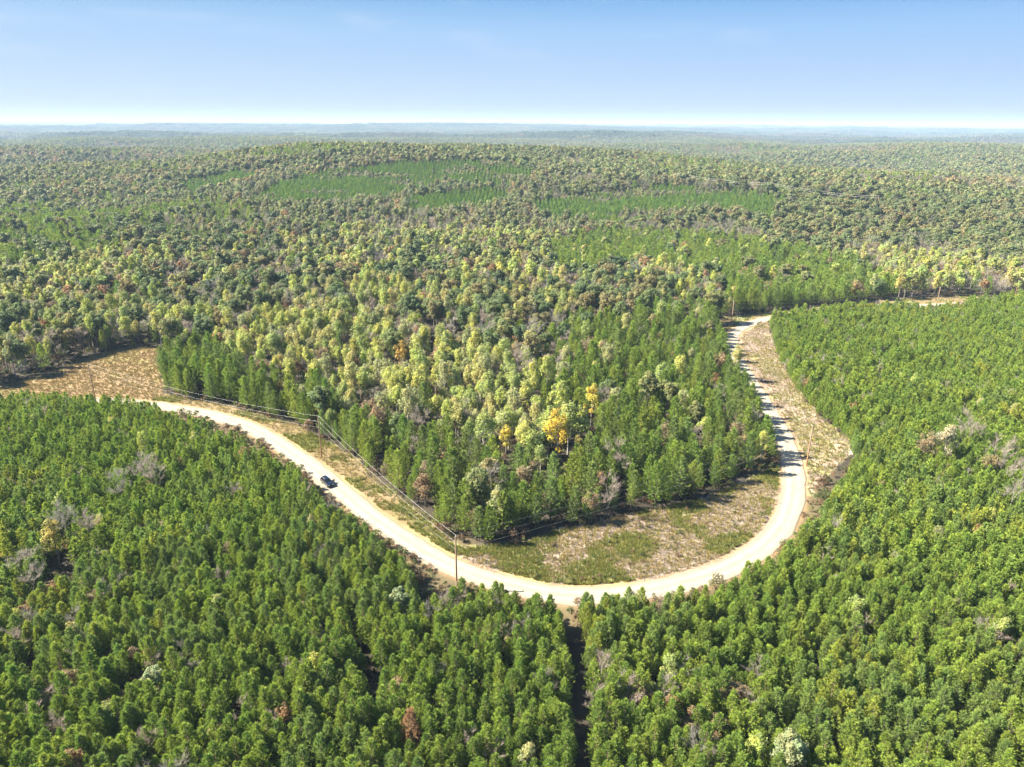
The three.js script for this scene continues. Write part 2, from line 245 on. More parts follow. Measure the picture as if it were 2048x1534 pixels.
// a broadleaf tree: trunk, limbs and lobes of leaves
function broadGeometry(seed, H, Rm, o) {
  const R = rng(seed), leaf = new Tris(), wood = new Tris(), bark = o.bark ?? [0.24, 0.21, 0.18];
  const lean = [(R() - 0.5) * 0.06 * H, 0, (R() - 0.5) * 0.06 * H];
  const stem = (t) => [lean[0] * t * t, H * t, lean[2] * t * t];
  const r0 = 0.016 * H;
  for (const [a, b] of [[-0.02, 0.2], [0.2, 0.45], [0.45, 0.7], [0.7, 0.92]]) wood.limb(stem(a), stem(b), r0 * (1.05 - a), Math.max(0.02, r0 * (1.0 - b)), 6, bark);
  const c0 = o.low, lobes = o.lobes, cy = H * (c0 + 1) / 2, ry = H * (1 - c0) / 2;
  for (let n = 0; n < lobes; n++) {
    let d = dirOnSphere(R); if (d[1] < -0.35 && R() < 0.6) d[1] = -d[1];
    const f = Math.pow(R(), 0.45) * 0.85, shape = o.narrowTop ? 1 - 0.45 * Math.max(0, d[1] * f) : 1;
    const c = [d[0] * Rm * f * shape + lean[0] * 0.5, cy + d[1] * ry * f, d[2] * Rm * f * shape + lean[2] * 0.5], rc = Rm * o.lobe * (0.7 + 0.6 * R()), rcy = rc * o.tall;
    if (o.wood) { const t = Math.min(0.85, Math.max(c0 * 0.7, (c[1] - Math.hypot(c[0], c[2]) * 0.9) / H)), s = stem(t), m = [lerp(s[0], c[0], 0.55), lerp(s[1], c[1], 0.45), lerp(s[2], c[2], 0.55)]; wood.limb(s, m, r0 * 0.34, r0 * 0.2, 4, bark); wood.limb(m, c, r0 * 0.2, 0.02, 3, bark); if (o.twigs) for (let k = 0; k < o.twigs; k++) { const e = dirOnSphere(R); const q = [c[0] + e[0] * rc * 1.1, c[1] + Math.abs(e[1]) * rcy * 1.2, c[2] + e[2] * rc * 1.1]; wood.limb(k % 2 ? c : m, q, 0.035, 0.008, 3, bark); } }
    const lobeTone = 0.82 + 0.36 * R(), warm = (R() - 0.5) * (o.mottle ?? 0.25);
    for (let k = 0; k < o.leaves; k++) {
      const e = dirOnSphere(R); if (e[1] < -0.2 && R() < 0.55) e[1] = -e[1];
      const rr = 0.55 + 0.5 * Math.sqrt(R()), p = [c[0] + e[0] * rc * rr, c[1] + e[1] * rcy * rr, c[2] + e[2] * rc * rr];
      if (p[1] < 0.2) continue;
      const nrm = norm([e[0] * 0.8 + (R() - 0.5) * 1.3, e[1] * 0.8 + 0.35 + (R() - 0.5) * 1.3, e[2] * 0.8 + (R() - 0.5) * 1.3]);
      const u = norm(cross(nrm, dirOnSphere(R))), v = cross(nrm, u), s = o.size * (0.6 + 0.8 * R());
      const tone = lobeTone * (0.78 + 0.44 * R()), col = [tone * (1 + warm), tone, tone * (1 - warm * 0.5)];
      const q = (x, y) => [p[0] + u[0] * x + v[0] * y, p[1] + u[1] * x + v[1] * y, p[2] + u[2] * x + v[2] * y];
      leaf.tri(q(-s * 0.6, -s * 0.45), q(s * 0.6, -s * 0.45 * R()), q(s * 0.3 * (R() - 0.5), s * 0.75), col);
    }
  }
  return { leaf, wood };
}
// a leafless tree: forking limbs and a haze of twigs
function bareGeometry(seed, H, o) {
  const R = rng(seed), leaf = new Tris(), wood = new Tris();
  const grow = (p, d, L, r, lvl) => {
    const q = [p[0] + d[0] * L, p[1] + d[1] * L, p[2] + d[2] * L];
    (lvl < 2 ? wood : leaf).limb(p, q, r, r * 0.65, lvl < 2 ? 4 : 3, lvl < 2 ? [0.22, 0.2, 0.18] : [1, 1, 1]);
    if (lvl >= o.levels) {
      for (let k = 0; k < o.twigs; k++) { const e = norm([d[0] + (R() - 0.5) * 1.8, d[1] + 0.2 + (R() - 0.5) * 1.4, d[2] + (R() - 0.5) * 1.8]), s = norm(cross(e, dirOnSphere(R))), l = H * 0.085 * (0.6 + 0.8 * R()), w = o.w, t = 0.8 + 0.4 * R(), f = R(); const b = [lerp(p[0], q[0], f), lerp(p[1], q[1], f), lerp(p[2], q[2], f)]; leaf.tri([b[0] - s[0] * w, b[1] - s[1] * w, b[2] - s[2] * w], [b[0] + s[0] * w, b[1] + s[1] * w, b[2] + s[2] * w], [b[0] + e[0] * l, b[1] + e[1] * l, b[2] + e[2] * l], [t, t, t]); }
      return;
    }
    const n = lvl === 0 ? 5 : 3;
    for (let k = 0; k < n; k++) { const a = R() * 6.28, sp = 0.45 + 0.35 * R(), e = norm([d[0] + Math.cos(a) * sp, d[1] + 0.12, d[2] + Math.sin(a) * sp]), f = lvl === 0 ? 0.45 + 0.55 * (k / n) : 0.5 + 0.5 * R(); grow([lerp(p[0], q[0], f), lerp(p[1], q[1], f), lerp(p[2], q[2], f)], e, L * (lvl === 0 ? 0.55 : 0.66) * (0.8 + 0.4 * R()), r * 0.5, lvl + 1); }
    if (lvl === 0) grow(q, norm([d[0] + 0.15 * (R() - 0.5), 1, d[2] + 0.15 * (R() - 0.5)]), L * 0.55, r * 0.6, 1);
  };
  grow([0, -0.2, 0], [0, 1, 0], H * 0.5, H * 0.0075, 0);
  return { leaf, wood };
}

// the kinds of tree: three grades of fineness, a few shapes of each
const mk = (n, f) => Array.from({ length: n }, (_, i) => f(i));
const KINDS = {
  planted: { albedo: 2.8, tint: [[0.093, 0.124, 0.020], [0.077, 0.112, 0.020], [0.102, 0.132, 0.022], [0.080, 0.112, 0.028], [0.117, 0.134, 0.022]],
    lod: [mk(7, (i) => pineGeometry(100 + i, 7.2 + 0.25 * (i % 4), 1.32, { branches: 7, fr: [0.45, 0.75, 1], k: 9, len: 0.46, wid: 0.056, step: 0.4, wood: true, low: 0.2 })), mk(5, (i) => pineGeometry(130 + i, 7.2 + 0.25 * (i % 4), 1.36, { branches: 6, fr: [0.5, 1], k: 6, len: 0.52, wid: 0.115, step: 0.46, low: 0.25 })), mk(4, (i) => pineGeometry(160 + i, 7.4, 1.6, { branches: 5, fr: [0.6, 1], k: 3, len: 0.9, wid: 0.2, step: 0.85 }))] },
  pine: { albedo: 3, tint: [[0.084, 0.116, 0.020], [0.070, 0.102, 0.020], [0.100, 0.124, 0.022], [0.080, 0.106, 0.030]],
    lod: [mk(6, (i) => pineGeometry(200 + i, 10.2 + 0.4 * (i % 4), 2.1, { branches: 7, fr: [0.3, 0.5, 0.68, 0.85, 1], k: 6, len: 0.56, wid: 0.075, step: 0.62, low: 0.16, wood: true, wild: true })), mk(5, (i) => pineGeometry(230 + i, 10.4, 2.2, { branches: 6, fr: [0.5, 0.8, 1], k: 4, len: 0.85, wid: 0.14, step: 0.75, low: 0.16, wild: true })), mk(4, (i) => pineGeometry(260 + i, 10.4, 2.5, { branches: 5, fr: [0.6, 1], k: 3, len: 1.3, wid: 0.3, step: 1.3, low: 0.2 }))] },
  oak: { albedo: 2.4, tint: [[0.060, 0.082, 0.028], [0.070, 0.088, 0.030], [0.048, 0.070, 0.026], [0.088, 0.096, 0.034], [0.098, 0.088, 0.036]],
    lod: [mk(5, (i) => broadGeometry(300 + i, 12 + 0.8 * (i % 3), 3.5, { low: 0.2, lobes: 40, lobe: 0.27, tall: 0.95, leaves: 75, size: 0.36, wood: true })), mk(5, (i) => broadGeometry(330 + i, 12.2, 3.4, { low: 0.18, lobes: 20, lobe: 0.36, tall: 0.9, leaves: 42, size: 0.75 })), mk(4, (i) => broadGeometry(360 + i, 12, 3.5, { low: 0.18, lobes: 12, lobe: 0.42, tall: 0.85, leaves: 17, size: 1.5 }))] },
  light: { albedo: 2.15, tint: [[0.180, 0.205, 0.045], [0.150, 0.180, 0.048], [0.205, 0.212, 0.048], [0.165, 0.170, 0.070], [0.200, 0.190, 0.062]],
    lod: [mk(6, (i) => broadGeometry(400 + i, 11.5 + 0.9 * (i % 3), 2.5, { low: 0.24, lobes: 42, lobe: 0.3, tall: 1.5, leaves: 40, size: 0.25, wood: true, twigs: 4, narrowTop: true, bark: [0.36, 0.33, 0.29] })), mk(5, (i) => broadGeometry(430 + i, 11.8, 2.2, { low: 0.24, lobes: 16, lobe: 0.4, tall: 1.35, leaves: 30, size: 0.52, narrowTop: true, wood: true, bark: [0.36, 0.33, 0.29] })), mk(4, (i) => broadGeometry(460 + i, 11.8, 2.6, { low: 0.2, lobes: 10, lobe: 0.46, tall: 1.25, leaves: 14, size: 1.15, narrowTop: true }))] },
  russet: { albedo: 1.6, tint: [[0.185, 0.125, 0.066], [0.165, 0.125, 0.066], [0.215, 0.130, 0.060], [0.150, 0.118, 0.066]],
    lod: [mk(4, (i) => broadGeometry(500 + i, 8.5 + 0.8 * (i % 3), 2.6, { low: 0.18, lobes: 32, lobe: 0.3, tall: 1.1, leaves: 42, size: 0.25, wood: true, twigs: 4 })), mk(4, (i) => broadGeometry(530 + i, 9.5, 2.9, { low: 0.18, lobes: 14, lobe: 0.4, tall: 1, leaves: 32, size: 0.55, wood: true })), mk(3, (i) => broadGeometry(560 + i, 10.5, 3.4, { low: 0.2, lobes: 10, lobe: 0.45, tall: 0.95, leaves: 14, size: 1.25 }))] },
  yellow: { albedo: 1.5, tint: [[0.42, 0.31, 0.035], [0.36, 0.30, 0.05], [0.38, 0.26, 0.06]],
    lod: [mk(3, (i) => broadGeometry(600 + i, 11 + 0.8 * i, 2.7, { low: 0.2, lobes: 32, lobe: 0.28, tall: 1.2, leaves: 44, size: 0.27, wood: true, twigs: 3, narrowTop: true })), mk(2, (i) => broadGeometry(630 + i, 10.5, 2.8, { low: 0.2, lobes: 14, lobe: 0.4, tall: 1.1, leaves: 30, size: 0.55, narrowTop: true, wood: true })), mk(2, (i) => broadGeometry(660 + i, 11, 3.2, { low: 0.2, lobes: 10, lobe: 0.45, tall: 1.1, leaves: 14, size: 1.15 }))] },
  bare: { albedo: 1.3, tint: [[0.30, 0.26, 0.23], [0.27, 0.25, 0.22], [0.33, 0.27, 0.24]],
    lod: [mk(4, (i) => bareGeometry(700 + i, 9.5 + 0.7 * i, { levels: 3, twigs: 16, w: 0.022 })), mk(3, (i) => bareGeometry(730 + i, 10.5, { levels: 3, twigs: 6, w: 0.05 })), mk(3, (i) => bareGeometry(760 + i, 11, { levels: 2, twigs: 11, w: 0.17 }))] },
};
for (const k of Object.values(KINDS)) {
  k.tint = k.tint.map((t) => t.map((v) => v * k.albedo));
  const mean = [0, 1, 2].map((i) => k.tint.reduce((a, t) => a + t[i], 0) / k.tint.length);
  k.mass = k.lod.map((l) => l.map((v) => { // crown and stem as one geometry for the masses; a stem keeps its bark under the crown's tint
    const w = new Tris(); w.p = v.wood.p; w.c = v.wood.c.map((c, i) => c / mean[i % 3]);
    return new Tris().add(v.leaf).add(w).geometry();
  }));
  k.crown = k.lod[0].map((v) => v.leaf.geometry()); k.trunk = k.lod[0].map((v) => v.wood.geometry());
  k.mats = k.tint.map((t) => foliage(...t));
}
const ORDER = ['pine', 'oak', 'light', 'bare', 'russet', 'yellow'];

// ───────────── the ground: one sheet out to the horizon ─────────────
{
  const az = []; for (let k = 0; k < 900; k++) az.push((-46 + (92 * k) / 899) * D); for (let k = 1; k < 56; k++) az.push((46 + (268 * k) / 56) * D);
  const rad = [0, 30, 60]; let r = 75; while (r < 460) { rad.push(r); r += 0.75 + (r - 75) * 0.0032; } while (r < 40000) { rad.push(r); r *= 1.035; } rad.push(40000);
  const n = az.length, P = new Float32Array(rad.length * n * 3), Cc = new Float32Array(rad.length * n * 3), U = new Float32Array(rad.length * n * 2), I = [];
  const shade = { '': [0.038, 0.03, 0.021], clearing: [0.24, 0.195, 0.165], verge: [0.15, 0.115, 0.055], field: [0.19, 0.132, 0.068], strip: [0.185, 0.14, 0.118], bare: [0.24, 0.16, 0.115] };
  rad.forEach((q, a) => az.forEach((w, b) => {
    const x = Math.sin(w) * q, z = -Math.cos(w) * q, k = a * n + b;
    P.set([x, groundHeight(x, z), z], k * 3); U.set([x, z], k * 2);
    const far = q > 1600, jx = x + (noise(x / 3, z / 3, 3) - 0.5) * 3, jz = z + (noise(x / 3, z / 3, 4) - 0.5) * 3;
    const kind = far ? '' : openGround(jx, jz), rd = q < 560 ? roadDist(x, z) : 99;
    let c = [...shade[kind]];
    const m = fbm(x / 9, z / 9, 41, 4), g = fbm(x / 4.5, z / 4.5, 47, 3);
    if (kind === 'clearing' || kind === 'strip') { const t = sstep(kind === 'clearing' ? 0.42 : 0.48, 0.6, m); c = [lerp(c[0], 0.19, t), lerp(c[1], 0.185, t), lerp(c[2], 0.075, t)]; const o = sstep(0.54, 0.66, g) * 0.8; c = [lerp(c[0], 0.34, o), lerp(c[1], 0.285, o), lerp(c[2], 0.25, o)]; }
    if (kind === 'verge') { const t = sstep(0.42, 0.6, m); c = [lerp(c[0], 0.12, t), lerp(c[1], 0.13, t), lerp(c[2], 0.045, t)]; const o = sstep(0.6, 0.7, g) * 0.3; c = [lerp(c[0], 0.32, o), lerp(c[1], 0.25, o), lerp(c[2], 0.18, o)]; }
    if (kind === 'field') { const t = sstep(0.5, 0.66, m); c = [lerp(c[0], 0.17, t), lerp(c[1], 0.145, t), lerp(c[2], 0.06, t)]; const o = sstep(0.6, 0.72, g) * 0.3; c = [lerp(c[0], 0.3, o), lerp(c[1], 0.225, o), lerp(c[2], 0.15, o)]; }
    if (!kind && rd < 13) { const t = 1 - sstep(6, 13, rd + 3 * (g - 0.5)); c = [lerp(c[0], 0.13, t), lerp(c[1], 0.105, t), lerp(c[2], 0.055, t)]; }
    if (rd < 6) { const t = 1 - sstep(3.0, 3.9 + g, rd); c = [lerp(c[0], 0.26, t), lerp(c[1], 0.175, t), lerp(c[2], 0.095, t)]; }
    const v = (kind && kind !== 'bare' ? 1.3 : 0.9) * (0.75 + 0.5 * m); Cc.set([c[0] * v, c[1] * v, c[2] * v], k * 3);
    if (a && a < rad.length) { const b2 = (b + 1) % n, o = (a - 1) * n; if (a > 1) I.push(o + b, o + b2, k); I.push(o + b2, a * n + b2, k); }
  }));
  const g = new THREE.BufferGeometry(); g.setAttribute('position', new THREE.BufferAttribute(P, 3)); g.setAttribute('color', new THREE.BufferAttribute(Cc, 3)); g.setAttribute('uv', new THREE.BufferAttribute(U, 2)); g.setIndex(I); g.computeVertexNormals();
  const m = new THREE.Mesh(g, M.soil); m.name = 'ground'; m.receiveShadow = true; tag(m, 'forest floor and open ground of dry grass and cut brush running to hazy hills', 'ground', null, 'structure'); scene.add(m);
}
// the road: a low crown of pale gravel with a ridge graded up along each edge
{
  const P = [], Cc = [], U = [], I = [], R = rng(77);
  const prof = [[-3.55, 0.004], [-3.2, 0.13], [-2.95, 0.15], [-2.6, 0.05], [-1.3, 0.09], [0, 0.13], [1.3, 0.09], [2.6, 0.05], [2.95, 0.15], [3.2, 0.13], [3.55, 0.004]];
  roadPts.forEach((p, i) => {
    const a = roadPts[Math.max(0, i - 1)], b = roadPts[Math.min(roadPts.length - 1, i + 1)], dx = b.x - a.x, dz = b.z - a.z, L = Math.hypot(dx, dz), nx = -dz / L, nz = dx / L;
    prof.forEach(([o, h], j) => {
      const edge = Math.abs(o) > 2.7, wob = (fbm(i * 0.11, j > 5 ? 9.5 : 2.5, 61, 3) - 0.5) * 1.5, oo = o * (ROAD_HALF / 2.75) + (edge ? Math.sign(o) * wob : 0), y = h + (edge && h > 0.02 ? (noise(i * 0.5, j, 65) - 0.5) * 0.09 : 0.015 * (noise(i * 0.4, j * 2, 66) - 0.5));
      const x = p.x + nx * oo, z = p.z + nz * oo; P.push(x, groundHeight(x, z) + Math.max(0.006, y), z); U.push(x, z);
      const t = Math.abs(o) > 3.3 ? [0.40, 0.31, 0.22] : edge ? [0.62, 0.53, 0.41] : Math.abs(Math.abs(o) - 1.3) < 0.1 ? [0.78, 0.71, 0.60] : [0.63, 0.56, 0.46];
      const n = 0.44 * (0.9 + 0.2 * fbm(i * 0.2, o, 67, 3)); Cc.push(t[0] * n, t[1] * n, t[2] * n);
      if (i && j) { const q = prof.length, k = i * q + j; I.push(k - q - 1, k - 1, k, k - q - 1, k, k - q); }
    });
  });
  const g = new THREE.BufferGeometry(); g.setAttribute('position', new THREE.Float32BufferAttribute(P, 3)); g.setAttribute('color', new THREE.Float32BufferAttribute(Cc, 3)); g.setAttribute('uv', new THREE.Float32BufferAttribute(U, 2)); g.setIndex(I); g.computeVertexNormals();
  const m = new THREE.Mesh(g, M.gravel); m.name = 'gravel_road'; m.castShadow = m.receiveShadow = true; tag(m, 'pale gravel road curving in a wide bend through the woods', 'road', null, 'structure'); scene.add(m);
}

// ───────────── where every tree stands ─────────────
const trees = []; // { k: kind, x, y, z, r, s, tint, turn, v }
{
  const R = rng(4242);
  const add = (k, x, z, s, extra) => { const y = groundHeight(x, z); trees.push({ k, x, y, z, r: Math.hypot(x, z, y - 87), s, turn: R() * 6.283, v: Math.floor(R() * 100), ...extra }); };
  const wedge = (x, z, m) => { const r = Math.hypot(x, z); return -z > 0 && Math.abs(Math.atan2(x, -z)) < 37 * D + m / r; };
  // planted stands, close rows
  for (const [w, side] of [[standLeft, 'L'], [standRight, 'R']]) {
    const [x0, x1, z0, z1] = w.box, g = 1.74;
    for (let i = 0; i * g < x1 - x0; i++) for (let j = 0; j * g < z1 - z0; j++) {
      const x = x0 + i * g + (R() - 0.5) * 1.3, z = z0 + j * g + (R() - 0.5) * 1.4, q = R(), q2 = R();
      if (!inside(w, x, z) || !wedge(x, z, 22) || laneDist(x, z) < 1.75 || roadDist(x, z) < 5 || (openGround(x, z) && !inside(strip, x, z))) continue;
      if (gaps.some(([gx, gz, gr]) => Math.hypot(x - gx, z - gz) < gr)) continue;
      const n = fbm(x / 22, z / 22, 91, 3), hue = fbm(x / 14, z / 14, 93, 2);
      if (q < 0.05) continue;
      const bush = n > 0.60 ? 0.12 : 0.02;
      if (q2 < bush) { add(q2 < bush * 0.6 ? 'bare' : q2 < bush * 0.93 ? 'russet' : 'light', x, z, 0.5 + 0.2 * R(), { side }); continue; }
      add('planted', x, z, (0.57 + 0.47 * R()) * (0.84 + 0.32 * n), { side, hue: hue + 0.25 * (R() - 0.5) });
    }
  }
  const pick = (mix, x, z, st) => {
    let best = 0, tot = 0; const wts = mix.map((m, i) => { const far = x * x + z * z > 560 * 560, v = m * Math.exp((st ? 3 : far ? 8 : 4) * (fbm(x / (far ? 75 : 26), z / (far ? 75 : 26), 200 + i * 31, 3) - 0.5) + (far && !st ? 9 * (fbm(x / 330, z / 240, 700 + i * 13, 3) - 0.5) : 0)); tot += v; return v; });
    let q = R() * tot; for (let i = 0; i < 6; i++) { q -= wts[i]; if (q <= 0) { best = i; break; } } return ORDER[best];
  };
  const rings = [[50, 600, 3.3, 10], [600, 1500, 4.8, 20], [1500, 4000, 9.8, 40]];
  for (const [r0, r1, g, m] of rings) for (let z = -r1; z < 0; z += g) {
    const half = Math.min(r1, Math.tan(38.5 * D) * -z + m + 10);
    for (let x = -half; x < half; x += g) {
      const px = x + (R() - 0.5) * g * 0.9, pz = z + (R() - 0.5) * g * 0.9, r = Math.hypot(px, pz), q = R(), q2 = R();
      if (r < r0 || r >= r1 || !wedge(px, pz, m)) continue;
      if (r < 560 && (inside(standLeft, px, pz) || inside(standRight, px, pz))) continue;
      if (r < 560 && roadDist(px, pz) < 4.6) continue;
      if (r < 1600 && openGround(px, pz)) continue;
      
      if (r < 2000 && rowStands.some((s) => inside(s.w, px, pz))) continue;
      if (r < 800 && inside(nearSide, px, pz)) continue;          // the near side of the road belongs to the planted stands
      const st = r < 2400 ? stands.find((s) => inside(s.w, px, pz)) : null, mix = st ? st.mix : r < 560 ? nearMix : farMix;
      const k = pick(mix, px, pz, st), dense = { pine: 0.85, oak: 0.32, light: 0.5, bare: 0.5, russet: 0.5, yellow: 0.5 }[k];
      const acc = r < 600 ? dense : r < 1500 ? Math.min(1, dense * 1.9) : 1;
      if (q > acc) continue;
      const big = (r < 600 ? 1 : r < 1500 ? 1.12 : 1.45) * (k === 'pine' ? 0.5 + 0.68 * q2 : 0.66 + 0.62 * q2) ;
      add(k, px, pz, big, { hue: R() });
    }
  }
  for (const s of rowStands) { const [x0, x1, z0, z1] = s.w.box, g = 3.9; for (let x = x0; x < x1; x += g) for (let z = z0; z < z1; z += g * 0.8) { const px = x + (R() - 0.5) * 1.4, pz = z + (R() - 0.5) * 1.6; if (!inside(s.w, px, pz) || R() < 0.08 || openGround(px, pz)) continue; if (fbm(px / 60, pz / 22, 611, 3) > 0.6) { if (R() < 0.5) add(R() < 0.7 ? 'light' : 'bare', px, pz, 0.65 + 0.3 * R()); continue; } add('planted', px, pz, 0.9 + 0.55 * R(), { hue: R(), far: true }); } }
}

// trees that stand out are placed one by one
const special = [ // kind, pixel of the tree's top, scale, name, label, tint
  ['yellow', 1118, 820, 1.08, 'amber_tree', 'bright golden yellow tree standing out among green pines above the clearing', 0],
  ['yellow', 1186, 764, 0.95, 'amber_tree', 'taller soft yellow tree right behind the bright golden one', 1],
  ['yellow', 1012, 848, 0.66, 'amber_tree', 'small lemon yellow tree left of the bright golden one', 1],
  ['yellow', 800, 682, 0.8, 'amber_tree', 'orange yellow tree among the pale green poplars of the wood', 2],
  ['planted', 822, 1422, 0.8, 'dead_pine', 'rust orange dead young tree between green pines left of the dark lane', 'rust'],
  ['light', 282, 856, 0.72, 'broadleaf_tree', 'lone bright yellow green tree in the pine stand left of the road', 'lime'],
  ['bare', 276, 890, 1.0, 'bare_tree', 'leafless pinkish grey tree beneath the bright yellow green one in the pine stand', 0],
  ['bare', 228, 925, 0.95, 'bare_tree', 'leafless grey tree left of the pinkish one in the pine stand', 1],
  ['bare', 306, 918, 0.85, 'bare_tree', 'smaller leafless grey tree right of the pinkish one in the pine stand', 2],
  ['bare', 112, 985, 1.05, 'bare_tree', 'broad leafless tree above the olive tree at the left side', 1],
  ['bare', 40, 1085, 1.0, 'bare_tree', 'leafless grey tree at the left edge below the olive tree', 0],
  ['bare', 168, 1005, 0.85, 'bare_tree', 'small grey leafless tree beside the broad one in the pine stand', 2],
  ['yellow', 97, 1036, 0.78, 'olive_tree', 'olive yellow tree among leafless trees at the left side', 'olive'],
  ['oak', 800, 1172, 0.5, 'grey_green_tree', 'pale grey green broadleaf tree by the dark gap below the road', 'grey'],
  ['oak', 1586, 1468, 0.55, 'grey_green_tree', 'pale grey green crown poking up at the bottom edge', 'grey'],
  ['light', 1903, 846, 0.9, 'thin_tree', 'pale thin tree with few leaves above the stand on the right', 'straw'],
  ['bare', 1945, 815, 1.12, 'bare_tree', 'tallest leafless tree above the stand on the right', 2],
  ['bare', 2018, 878, 1.05, 'bare_tree', 'pinkish leafless tree near the right edge', 2],
  ['bare', 2042, 935, 1.0, 'bare_tree', 'leafless grey tree at the right edge beneath the pinkish one', 0],
  ['russet', 1985, 905, 0.82, 'olive_tree', 'olive brown bushy tree between leafless trees on the right', 'bush'],
  ['russet', 1862, 868, 0.86, 'shrub', 'tan shrub left of the pale thin tree on the right', 1],
  ['russet', 950, 1018, 0.62, 'shrub', 'large brownish green bush beside the front utility pole', 'bush'],
  ['russet', 615, 836, 0.5, 'shrub', 'russet bush left of the utility pole by the straight of the road', 0],
  ['russet', 770, 928, 0.42, 'shrub', 'greyish brown bush at the edge of the wood beside the wires', 3],
  ['russet', 1808, 548, 0.6, 'shrub', 'small red orange tree beyond the far bend of the road', 'red'],
  ['oak', 903, 664, 0.62, 'oak_tree', 'small very dark green tree among pale ones in the wood', 2],
  ['bare', 1205, 1292, 0.6, 'bare_tree', 'brown twiggy sapling in the pines right of the dark lane', 2],
  ['bare', 1258, 1352, 0.58, 'bare_tree', 'second brown twiggy sapling right of the dark lane, nearer the view', 2],
  ['bare', 1332, 1340, 0.62, 'bare_tree', 'grey twiggy sapling right of the two brown ones', 0],
  ['bare', 1398, 1462, 0.58, 'bare_tree', 'pale twiggy sapling nearest the bottom edge right of the lane', 1],
  ['oak', 300, 1330, 0.46, 'grey_green_tree', 'grey green speckled bush among pines near the lower left', 'grey'],
];
const extraTint = { olive: [0.36, 0.31, 0.075], grey: [0.27, 0.31, 0.15], straw: [0.42, 0.38, 0.24], bush: [0.22, 0.185, 0.075], lime: [0.36, 0.42, 0.06], red: [0.5, 0.17, 0.08], rust: [0.44, 0.27, 0.16] };
const landmarks = [];
const inFront = (p, q) => { const L = Math.hypot(p.x, p.z), ux = -p.x / L, uz = -p.z / L, a = (q.x - p.x) * ux + (q.z - p.z) * uz, b = Math.abs((q.x - p.x) * uz - (q.z - p.z) * ux); return a > 0 && a < 14 && b < 2.8 && q.s > 0.55; }; // tall neighbours on the near side of a tree that stands in the open
for (let [k, px, py, s, name, label, t] of special) {
  const TOP = { planted: 7.6, yellow: 11.6, light: 12, russet: 9, bare: 10.4, oak: 12.5 };
  s *= 1.3;
  const p = at(px, py, TOP[k] * s);
  for (let i = trees.length - 1; i >= 0; i--) { const q = trees[i]; if (q.r < 500 && Math.hypot(q.x - p.x, q.z - p.z) < (k === 'bare' ? 1.5 : 2.3) * Math.max(0.8, s) || (k === 'yellow' && inFront(p, q))) trees.splice(i, 1); }
  const K = KINDS[k], v = Math.floor(px) % K.crown.length, g = base(name, p, px);
  g.scale.setScalar(s);
  part('trunk', K.trunk[v], M.bark, g); part('crown', K.crown[v], typeof t === 'string' ? (extraTint[t].m ??= foliage(...extraTint[t])) : K.mats[t % K.mats.length], g);
  tag(g, label, name === 'shrub' ? 'shrub' : 'tree');
  const near = { 1118: 'bright golden tree', 1186: 'soft yellow tree behind the golden one', 1012: 'small lemon yellow tree', 800: k === 'oak' ? 'grey green tree by the dark gap' : 'orange yellow tree', 822: 'rust orange dead tree', 282: 'lone bright yellow green tree', 112: 'broad leafless tree', 97: 'olive yellow tree', 1586: 'pale crown at the bottom edge', 1205: 'brown twiggy sapling', 1332: 'grey twiggy sapling', 1398: 'pale twiggy sapling', 300: 'grey green speckled bush', 950: 'large brownish green bush', 903: 'very dark small tree', 1945: 'tallest leafless tree' }[px];
  if (near) landmarks.push([p.x, p.z, near, 5.5]);
}

// the 300 pines and the broadleaf trees that show largest are trees of their own; the rest of each kind is one mass
const R2 = rng(99);
const tintOf = (t) => { const K = KINDS[t.k]; return t.hue === undefined ? t.v % K.tint.length : Math.min(K.tint.length - 1, Math.max(0, Math.floor(t.hue * K.tint.length))); };
const size = (t) => (seen(t.x, t.y + 5 * t.s, t.z, 1.0) ? t.s / t.r : 0);
trees.forEach((t) => { t.px = t.r < 560 ? size(t) : 0; });
const alone = new Map();
const pinesAlone = trees.filter((t) => t.px && t.k === 'planted' && !t.far).sort((a, b) => b.px - a.px).slice(0, 300);
const where = (t) => { // what a tree stands beside
  for (const [x, z, what, d] of landmarks) if (Math.hypot(t.x - x, t.z - z) < d) return `beside the ${what}`;
  if (t.side === 'L') return roadDist(t.x, t.z) < 12 ? 'lining the near left side of the road' : t.x < -29 ? 'in the dense stand left of the dark gap' : 'between the dark gap and the dark lane';
  if (t.side === 'R') return roadDist(t.x, t.z) < 12 ? 'lining the outer side of the bend' : t.x < 19 ? 'just right of the dark lane' : t.x < 51 ? 'in the dense stand below the bend' : 'in the stand at the right';
  return roadDist(t.x, t.z) < 14 ? 'along the inner side of the road' : inside(stands[9].w, t.x, t.z) ? 'in the pale heart of the wood' : t.z > -253 ? 'in the wood above the clearing' : t.x < -93 ? 'behind the dry field' : t.x > 80 ? 'beyond the far bend of the road' : 'in the mixed wood inside the bend';
};
const looks = { planted: ['pine_tree', 'young pine'], oak: ['oak_tree', 'round crowned tree'], light: ['broadleaf_tree', 'slender leafy tree'], russet: ['russet_tree', 'autumn tree'], yellow: ['amber_tree', 'yellow leaved tree'], bare: ['bare_tree', 'leafless tree'] };
const SHADES = { planted: ['fresh green', 'deep green', 'light green', 'bluish green', 'yellowish green'], oak: ['dark green', 'mid green', 'darkest green', 'olive green', 'bronze green'], light: ['yellow green', 'soft green', 'lime yellow', 'greyish green', 'straw green'], russet: ['russet', 'brown', 'rusty', 'dull brown'], yellow: ['golden', 'lemon', 'orange'], bare: ['grey', 'ashen', 'pinkish'] };
const protoOf = new Map();
